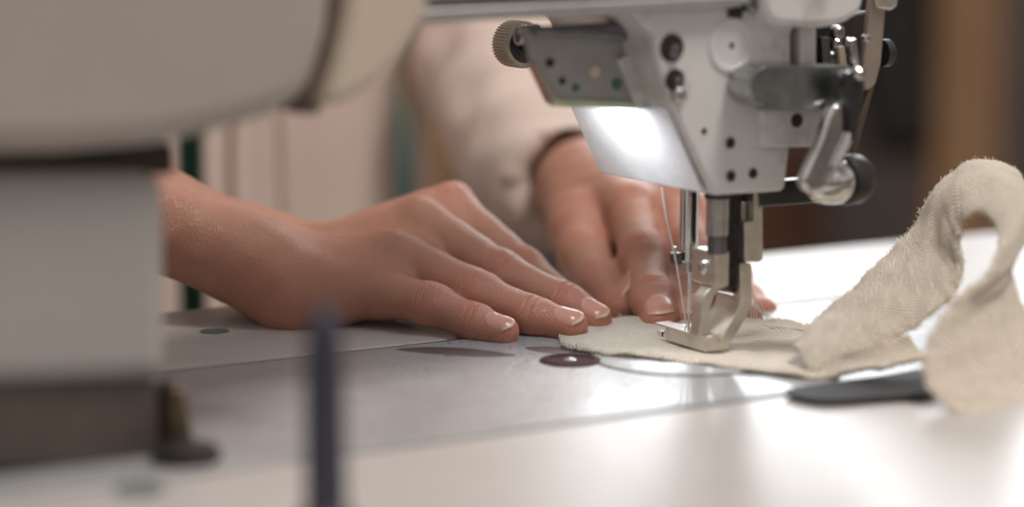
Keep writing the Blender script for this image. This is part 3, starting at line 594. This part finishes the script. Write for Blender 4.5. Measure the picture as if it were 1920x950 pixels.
def hand(fingers, palm, h, dorsal, extra=None, arm_cut=None, tendons=None):
    allp = [j[0] for f in fingers for j in f['j']] + [p for c in palm for p in (c[0], c[1])]; rr = 3.2
    lo = np.min(allp, 0) - rr; hi = np.max(allp, 0) + rr; lo[2] = max(lo[2], -.3)
    if arm_cut: lo = np.maximum(lo, arm_cut[0]); hi = np.minimum(hi, arm_cut[1])
    F = Field(lo, hi, h)
    for a, b, r1, r2, k in palm: F.cone(a, b, r1, r2, k)
    if extra: extra(F)
    tips = None
    for f in fingers:
        G = np.full(F.n, 3.0, np.float32); J = f['j']
        for (a, r1), (b, r2) in zip(J[:-1], J[1:]): F.cone(a, b, r1, r2, .12, G)
        # joint swellings and the fingertip pad
        for q, am in ((1, 1.06), (2, 1.04)):
            if q < len(J) - 0: F.cone(J[q][0] - unit(J[q][0] - J[q - 1][0]) * .12, J[q][0] + unit(J[q][0] - J[q - 1][0]) * .10, J[q][1] * am, J[q][1] * am, .35, G)
        dr = unit(J[-1][0] - J[-2][0]); dn = unit(dorsal - dr * (dorsal @ dr)); G2 = None
        F.cone(J[-1][0] - dr * .5 - dn * .10, J[-1][0] - dn * .06, J[-1][1] * 1.0, J[-1][1] * .95, .2, G)
        F.merge(G, f.get('k', .28))
    vs, Q = F.mesh(); vs = relax(vs, Q, 3, .5); n = vnormals(vs, Q)
    # wrinkles, knuckle dimples and tint
    disp = np.zeros(len(vs)); tint = np.zeros(len(vs))
    nz = .018 * np.sin(vs @ [5, 3, 4]) + .012 * np.sin(vs @ [-9, 11, 6])
    for f in fingers:
        J = f['j']
        for q in range(1, len(J) - 1):
            c = J[q][0]; dr = unit(unit(J[q + 1][0] - c) + unit(c - J[q - 1][0])); dn = unit(dorsal - dr * (dorsal @ dr)); sd = np.cross(dr, dn)
            rel = vs - c; s_ = rel @ dr; t_ = rel @ sd; dd = n @ dn; near = (np.linalg.norm(rel, axis=1) < J[q][1] * 1.75)
            mask = near * np.clip((dd - .1) / .5, 0, 1) * np.clip(1.15 - (np.abs(t_) / J[q][1]) ** 3, 0, 1) * np.exp(-(s_ / .55) ** 2) * f.get('wr', 1)
            lines = (-.42, -.24, -.08, .1, .26, .42) if q == 1 else (-.16, 0, .15)
            for li, l0 in enumerate(lines):
                sg = l0 + np.sign(l0 + .01) * -.22 * t_ ** 2 * (1 if abs(l0) > .2 else .3)
                cz = mask * (1 - .35 * (li % 2)) * np.exp(-((s_ - sg + nz) / .05) ** 2); tint = np.maximum(tint, cz * .22); disp -= .075 * (1 - .35 * (li % 2)) * mask * np.exp(-((s_ - sg + nz) / .052) ** 2)
            disp += mask * .015 * np.exp(-(s_ / .3) ** 2)
            tint = np.maximum(tint, near * np.clip(dd, 0, 1) * np.exp(-(s_ / .5) ** 2) * .5)
        # underside flexion and lengthwise micro folds
        c = J[-1][0]; tint = np.maximum(tint, .75 * np.exp(-(np.linalg.norm(vs - c, axis=1) / .95) ** 2))
        c = J[0][0]; tint = np.maximum(tint, .35 * np.exp(-(np.linalg.norm(vs - c, axis=1) / 1.3) ** 2) * np.clip(n @ dorsal, 0, 1))
    if tendons:
        for p0, p1 in tendons:
            ab = p1 - p0; tt = np.clip(((vs - p0) @ ab) / (ab @ ab), 0, 1); q = vs - p0 - tt[:, None] * ab; sdv = unit(np.cross(ab, dorsal))
            disp += .07 * np.exp(-((q @ sdv) / .2) ** 2) * np.clip(n @ dorsal, 0, 1) * np.sin(np.pi * np.clip(tt * 1.15, 0, 1)) * (np.linalg.norm(q, axis=1) < 2.2)
    disp += .012 * (np.sin(vs @ [2.1, 3.3, 1.7]) + np.sin(vs @ [-3.1, 2.3, 4.1]))
    return vs + n * disp[:, None], Q, tint, n
from mathutils.bvhtree import BVHTree
def nail(f, dorsal, bvh, twist=0.0, length=1.15, hw=.46, over=.05):
    """a curved plate laid on the fingertip: each point is cast down onto the skin"""
    J = f['j']; a, r1 = J[-2]; b, r2 = J[-1]; dr = unit(b - a); dn = unit(dorsal - dr * (dorsal @ dr)); sd = np.cross(dr, dn)
    ct, st_ = math.cos(twist), math.sin(twist); dn, sd = dn * ct + sd * st_, sd * ct - dn * st_
    hw = r2 * hw / .54; L = np.linalg.norm(b - a) + r2 * .80; n1, n2 = 26, 21; ps = []; hit = []
    for i in range(n1):
        t = i / (n1 - 1)
        w_ = hw * (1 - max(0, .35 - t) ** 2 / .35 ** 2 * .35) * (1 - .10 * max(0, t - .6) / .4)
        for j in range(n2):
            x = 2 * j / (n2 - 1) - 1; s_ = L - length + t * length
            s_ += (.16 * x * x * (1 - t) ** 2) - .26 * x ** 2 * t ** 3
            o = a + dr * s_ + sd * (w_ * x) + dn * 1.6; q = bvh.ray_cast(Vector(o), Vector(-dn), 4)
            ps.append((t, x)); hit.append(np.array(q[0]) if q[0] is not None else np.full(3, np.nan))
    H = np.array(hit).reshape(n1, n2, 3); hz = (H - a) @ dn
    for j in range(n2):                                   # keep the free edge from falling over the tip
        for i in range(1, n1):
            lim = hz[i - 1, j] - (.035 if i > n1 * .6 else .06)
            if not np.isfinite(hz[i, j]) or hz[i, j] < lim: hz[i, j] = lim
    for _ in range(6): hz[1:-1, 1:-1] = .5 * hz[1:-1, 1:-1] + .125 * (hz[2:, 1:-1] + hz[:-2, 1:-1] + hz[1:-1, 2:] + hz[1:-1, :-2])
    vs = []; tn = []
    for k, (t, x) in enumerate(ps):
        i, j = divmod(k, n2); s_ = L - length + t * length + (.16 * x * x * (1 - t) ** 2) - .26 * x ** 2 * t ** 3
        w_ = hw * (1 - max(0, .35 - t) ** 2 / .35 ** 2 * .35) * (1 - .10 * max(0, t - .6) / .4)
        edge = min(1, (1 - abs(x)) / .18) * min(1, t / .12); lift = -.02 + .055 * edge + .01 * t
        vs.append(a + dr * (s_ + over * t ** 4) + sd * (w_ * x) + dn * (hz[i, j] + lift)); tn.append(max(0, min(1, (t - .90) / .04)) + .35 * max(0, 1 - t / .2) * (1 - x * x))
    fs = [[i * n2 + j, i * n2 + j + 1, (i + 1) * n2 + j + 1, (i + 1) * n2 + j] for i in range(n1 - 1) for j in range(n2 - 1)]
    return vs, fs, tn
# --- the hand at the left of the picture: palm down, fingers towards the foot, little finger nearest
DR = unit([.05, -.62, .78])
def F_(js, **k): return dict(j=[(np.asarray(p), r) for p, r in js], **k)
rh = [
    F_([(P(700, 545, 91.3), .94), (P(812, 571, 89.8), .73), (P(890, 604, 88.9), .65), (P(945, 621, 88.2), .55)]),
    F_([(P(750, 487, 92.9), 1.08), (P(893, 549, 90.8), .81), (P(1000, 592, 89.5), .67), (P(1072, 610, 88.8), .58)]),
    F_([(P(787, 425, 94.8), 1.12), (P(942, 513, 92.6), .82), (P(1060, 566, 91.0), .66), (P(1118, 597, 90.3), .56)]),
    F_([(P(843, 391, 96.7), .96), (P(985, 507, 94.6), .77), (P(1076, 573, 92.9), .62), (P(1122, 600, 91.9), .54)]),
    F_([(P(640, 520, 97.5), 1.2), (P(740, 545, 98.2), 1.0), (P(830, 550, 97.5), .85), (P(890, 560, 96.8), .7)], wr=0),
]
rpalm = [
    (P(565, 548, 91.5), rh[0]['j'][0][0], 1.25, .98, .55), (P(565, 518, 93.0), rh[1]['j'][0][0], 1.40, 1.0, .5),
    (P(570, 500, 95.0), rh[2]['j'][0][0], 1.40, 1.0, .5), (P(585, 490, 97.0), rh[3]['j'][0][0], 1.30, .92, .5),
    (P(545, 574, 91.2), P(660, 560, 91.6), 1.0, .7, .8), (P(600, 530, 97.0), P(740, 520, 97.0), 1.2, 1.0, .8),
    (P(640, 500, 94.5), P(740, 470, 95), 1.2, 1.0, .8),
    (P(475, 478, 95.0), P(575, 515, 94.5), 1.42, 1.35, 1.6), (P(470, 490, 91.8), P(560, 535, 92.2), 1.36, 1.3, 1.6),
    (P(200, 370, 95.5), P(475, 478, 94.8), 2.4, 1.45, 1.8), (P(200, 378, 92.0), P(470, 494, 92.0), 2.2, 1.35, 1.8),
]
def rx(F):
    for i in range(3):                        # skin between the finger roots
        (a0, _), (a1, _) = rh[i]['j'][:2]; (b0, _), (b1, _) = rh[i + 1]['j'][:2]
        for t in (.10, .26): F.cone(a0 + (a1 - a0) * t - DR * .15, b0 + (b1 - b0) * t - DR * .15, .80 - t * .5, .80 - t * .5, .5)
    F.cone(P(600, 540, 92), P(720, 500, 92.6), 1.25, 1.1, .8); F.cone(P(600, 510, 94), P(760, 450, 94.6), 1.25, 1.1, .8); F.cone(P(620, 490, 96), P(800, 410, 96.2), 1.2, 1.0, .8)
    F.ell(P(520, 448, 89.6), np.eye(3), (.8, .5, .45), .5, cut=True)
    F.cone(P(852, 372, 96.6), P(846, 374, 97.2), .62, .62, .5); F.cone(P(786, 404, 94.3), P(778, 404, 94.6), .66, .66, .5); F.cone(P(742, 466, 92.3), P(735, 468, 92.4), .66, .66, .5)
va, qa, ta, _ = hand(rh, rpalm, .055, DR, rx, None, [(P(600, 470 + 12 * i, 96 - i), f['j'][0][0]) for i, f in enumerate(rh[3::-1][:3])])
# --- the hand behind the foot: fingers towards the camera
DL = unit([-.15, -.45, .88])
lh = [
    F_([(P(1185, 392, 98.8), 1.0), (P(1206, 482, 95.0), .90), (P(1224, 560, 92.3), .80), (P(1237, 596, 90.9), .66)]),
    F_([(P(1262, 385, 99.6), 1.0), (P(1288, 472, 96.0), .90), (P(1296, 556, 93.0), .80), (P(1302, 594, 91.5), .66)]),
    F_([(P(1318, 405, 100.8), .95), (P(1350, 495, 97.0), .84), (P(1380, 572, 94.0), .72), (P(1401, 598, 92.6), .60)]),
    F_([(P(1345, 430, 102.0), .85), (P(1372, 520, 98.5), .70), (P(1402, 566, 96.0), .62), (P(1430, 583, 94.8), .54)]),
    F_([(P(1092, 420, 101.0), 1.35), (P(1100, 480, 98.2), 1.1), (P(1128, 535, 95.6), .92), (P(1158, 573, 93.4), .66)], wr=.3, k=.5),
]
lpalm = [
    (P(1110, 355, 105.0), lh[0]['j'][0][0], 1.7, 1.1, .8), (P(1120, 355, 105.5), lh[1]['j'][0][0], 1.7, 1.1, .8),
    (P(1130, 370, 106.0), lh[2]['j'][0][0], 1.6, 1.05, .8), (P(1130, 390, 106.0), lh[3]['j'][0][0], 1.5, .95, .8),
    (P(1085, 360, 105.5), P(1092, 440, 100.5), 1.7, 1.3, .8), (P(1150, 440, 101), P(1210, 440, 99.5), 1.3, 1.2, .8),
    (P(1085, 350, 106.5), P(1090, 340, 112), 1.95, 2.1, .8), (P(1115, 345, 107), P(1100, 335, 112), 1.85, 2.1, .8),
    (P(1090, 340, 112), P(985, 240, 120), 2.1, 2.6, .8),
]
vb, qb, tb, _ = hand(lh, lpalm, .075, DL)
# --- body core under the clothes (shoulders, trunk, arms) joined to the hands at the forearms
TC = np.array([-17.0, 132.0])               # trunk centre
Fb = Field((-60, 105, -40), (32, 150, 62), .9)
Rm = np.array([U3, V3, [0, 0, 1.0]])
for z, ru, rv in ((-30, 14, 10), (-16, 13, 9.5), (0, 11.5, 8.5), (14, 12.0, 9), (28, 13.5, 9.5)):
    Fb.ell((TC[0], TC[1], z), Rm, (ru, rv, 12), 3.0)
sh = 40
Lsh = np.array([TC[0], TC[1], 0]) + 15 * U3 + [0, 0, sh]; Rsh = np.array([TC[0], TC[1], 0]) - 15 * U3 + [0, 0, sh]
Fb.cone(Lsh, Rsh, 5, 5, 3); Fb.cone((TC[0], TC[1], 40), (TC[0] - 1, TC[1] - 2, 54), 5.2, 5.0, 3)
Lel = P(955, 95, 125); Rel = P(-160, 260, 112)
Fb.cone(Lsh, Lel, 4.2, 3.4, 2); Fb.cone(Lel, P(985, 240, 120), 3.3, 2.7, 1.5)
Fb.cone(Rsh, Rel, 4.2, 3.4, 2); Fb.cone(Rel, P(60, 335, 99), 3.3, 2.8, 1.5); Fb.cone(P(60, 335, 99), P(210, 385, 93.8), 2.8, 2.6, 1.5)
vc, qc = Fb.mesh(); vc = relax(vc, qc, 2)
# the trunk field leaves out the near forearm beyond its box; a finer field carries it
Fr = Field((-34, 86, 0), (-10, 125, 20), .25)
Fr.cone(Rel, P(60, 335, 99), 3.3, 2.8, 1.5); Fr.cone(P(60, 335, 99), P(240, 395, 94), 2.8, 2.5, 1.0)
vd, qd = Fr.mesh()
allv = np.concatenate([va, vb, vc, vd]); o1, o2, o3 = len(va), len(va) + len(vb), len(va) + len(vb) + len(vc)
allq = np.concatenate([qa, qb + o1, qc + o2, qd + o3]); allt = np.concatenate([ta, tb, np.zeros(len(vc)), np.zeros(len(vd))])
person = obj('person', allv, allq, SKIN, None, sharp=None, tint=allt, origin=(TC[0], TC[1], -40),
             label='person in beige overshirt and green top guiding the strap with both hands', cat='person')
bva = BVHTree.FromPolygons(va.tolist(), qa.tolist()); bvb = BVHTree.FromPolygons(vb.tolist(), qb.tolist())
DB = unit([.1, .25, .95])
for f, tw, dd, bv in [(f, t_, DR, bva) for f, t_ in zip(rh[:4], (-.05, -.1, -.15, 0))] + [(lh[0], -.1, DL, bvb), (lh[1], 0, DL, bvb), (lh[4], -1.0, DL, bvb)]:
    v_, f_, t_ = nail(f, dd, bv, tw); o = obj('fingernail', v_, f_, NAIL, person, tint=t_, sharp=None)
    s_ = o.modifiers.new('s', 'SOLIDIFY'); s_.thickness = .035 * S; s_.offset = -1

# clothing
def garment(name, build, lo, hi, h, m, fold=.35, seed=0):
    F = Field(lo, hi, h); build(F); vs, Q = F.mesh(); vs = relax(vs, Q, 2); n = vnormals(vs, Q)
    r_ = np.random.default_rng(seed); d = np.zeros(len(vs))
    for _ in range(7):
        k = r_.normal(0, .45, 3); k[2] *= .6; d += np.sin(vs @ k + r_.uniform(0, 6)) ** 3
    return obj(name, vs + n * (d * fold / 3)[:, None], Q, m, person, sharp=None)
def shirt(F):
    for z, ru, rv in ((-30, 15, 11), (-16, 14, 10.5), (0, 12.4, 9.4), (14, 12.9, 9.9), (28, 14.4, 10.4)): F.ell((TC[0], TC[1], z), Rm, (ru, rv, 12), 3.0)
    F.cone(Lsh, Rsh, 5.8, 5.8, 3)
garment('shirt', shirt, (-40, 110, -42), (8, 152, 52), .8, GREEN, .3, 4)
def sleeve(F):
    cuff = P(1062, 338, 108.5); F.cone(Lel, P(985, 240, 119), 4.4, 3.8, 1.5); F.cone(P(985, 240, 119), cuff, 4.0, 2.75, 1.2); F.cone(Lsh, Lel, 5.2, 4.4, 2)
    F.cone(P(960, 330, 117), P(1035, 385, 111), 2.6, 1.5, 1.5)
    # hollow cuff opening
    G = F.F.copy(); ax = unit(cuff - P(985, 240, 119)); a = cuff - ax * 2.0; X0 = F.sub(a - 6, cuff + 8)
    sl, X = X0; X = X.astype(float); t = (X - a) @ ax; d = np.linalg.norm((X - a) - t[..., None] * ax, axis=-1) - 2.2
    F.F[sl] = np.maximum(F.F[sl], -d.astype(np.float32) * (t > 0) - 5 * (t <= 0)); 
    F.F[sl] = np.maximum(F.F[sl], (t - 2.0 - .35).astype(np.float32))
garment('sleeve', sleeve, (-22, 100, -4), (12, 150, 52), .3, BEIGE, .65, 9)
def rsleeve(F):
    F.cone(Rsh, Rel, 6, 5, 2); F.cone(Rel, P(20, 322, 100.5), 5, 3.9, 1.2)
garment('sleeve', rsleeve, (-60, 92, -2), (-14, 150, 52), .5, BEIGE, .4, 3)
# open overshirt fronts: hanging sheets over the green top
def panel(x0, x1, seed, thick=.35):
    n1, n2 = 130, 50; r_ = np.random.default_rng(seed); vs = []
    p0 = np.array([TC[0], TC[1]])
    for i in range(n1):
        for j in range(n2):
            px = x0 + (x1 - x0) * i / (n1 - 1); z = 42 - 74 * j / (n2 - 1)
            r = ray(px, 300); r = np.array([r[0], r[1]]); best = None
            # stand on the trunk's front
            A_ = np.array([U3[:2], V3[:2]]); o = A_ @ (-p0); dd = A_ @ r; ru, rv = 13.6 + .05 * max(0, -z), 10.4 + .03 * max(0, -z)
            a = (dd[0] / ru) ** 2 + (dd[1] / rv) ** 2; b = 2 * (o[0] * dd[0] / ru ** 2 + o[1] * dd[1] / rv ** 2); c_ = (o[0] / ru) ** 2 + (o[1] / rv) ** 2 - 1
            D = b * b - 4 * a * c_; t_ = (-b - math.sqrt(max(D, 0))) / (2 * a)
            q = r * t_ ; f = .12 * math.sin(px * .05 + seed) + .5 * math.sin(px * .021 + z * .03 + seed) + .7 * math.exp(-((px - 446 - z * .6) / 9) ** 2) - .6 * math.exp(-((px - 432 - z * .6) / 6) ** 2) - .6 * math.exp(-((px - 524 + z * .5) / 8) ** 2) + .5 * math.exp(-((px - 680 - z * 1.2) / 22) ** 2)
            vs.append([q[0], q[1] - 1.2 - f * (1 if D > 0 else 0), z])
    fs = [[i * n2 + j, i * n2 + j + 1, (i + 1) * n2 + j + 1, (i + 1) * n2 + j] for i in range(n1 - 1) for j in range(n2 - 1)]
    o = obj('overshirt_front', vs, fs, BEIGE, person, sharp=None); s_ = o.modifiers.new('s', 'SOLIDIFY'); s_.thickness = thick * S
panel(392, 742, 1); panel(150, 338, 2); panel(784, 803, 3)

# ================================================================ far blurred things
wbox('wooden_post', (52.3, 296, -75), (60.4, 304, 200), WOOD, bevel=.4, label='tan wooden post standing far behind the strap loop', cat='post')
wbox('wall_panel', (30, 340, -75), (45, 345, -21), WOODD, bevel=.5, label='low brown wooden panel behind the needle and lever', cat='panel')
ck = empty('chair', (-8, 215, -75), 'light wooden chair back glimpsed between torso and sleeve', 'chair')
for nme, a, b in (('backrest', (-10.5, 214, -30), (-5.2, 217, 25)), ('seat', (-22, 214, -33), (8, 245, -30)), ('leg', (-21, 215, -75), (-18, 218, -33)), ('leg', (4, 215, -75), (7, 218, -33)), ('leg', (-21, 241, -75), (-18, 244, -33)), ('leg', (4, 241, -75), (7, 244, -33))):
    wbox(nme, a, b, WOOD, parent=ck, bevel=.6)
def coat(F):
    F.cone((47.5, 300, 12), (48.5, 300, -14), 3.5, 5, 4); F.cone((46, 300, 10), (43, 300, -8), 2.5, 2, 3); F.cone((48, 300, 14), (48, 300, 20), 2.5, 1.5, 2)
F = Field((35, 288, -24), (62, 312, 26), .7); coat(F); v_, q_ = F.mesh()
obj('hanging_coat', relax(v_, q_, 2), q_, BLACK, None, sharp=None, label='black coat hanging dark and blurred beside the wooden post', cat='coat')

# loose fibres shed by the strap onto the bed and table
mb = MB(); r_ = np.random.default_rng(12)
for k in range(70):
    px, py = r_.uniform(700, 1500), r_.uniform(668, 800)
    if px > 1150 and py < 700: continue
    p = Z(px, py, .075); an = r_.uniform(0, 6.28); L_ = r_.uniform(.06, .3); d = np.array([math.cos(an), math.sin(an), 0]); b_ = r_.normal(0, .05, 3); b_[2] = abs(b_[2]) * .3
    mb.tube([p, p + d * L_ * .5 + b_, p + d * L_], .011, 3)
obj('fibres', mb.v, mb.f, FUZZ, None, sharp=None, kind='stuff', label='loose pale fibres shed onto the metal bed beside the strap', cat='lint')
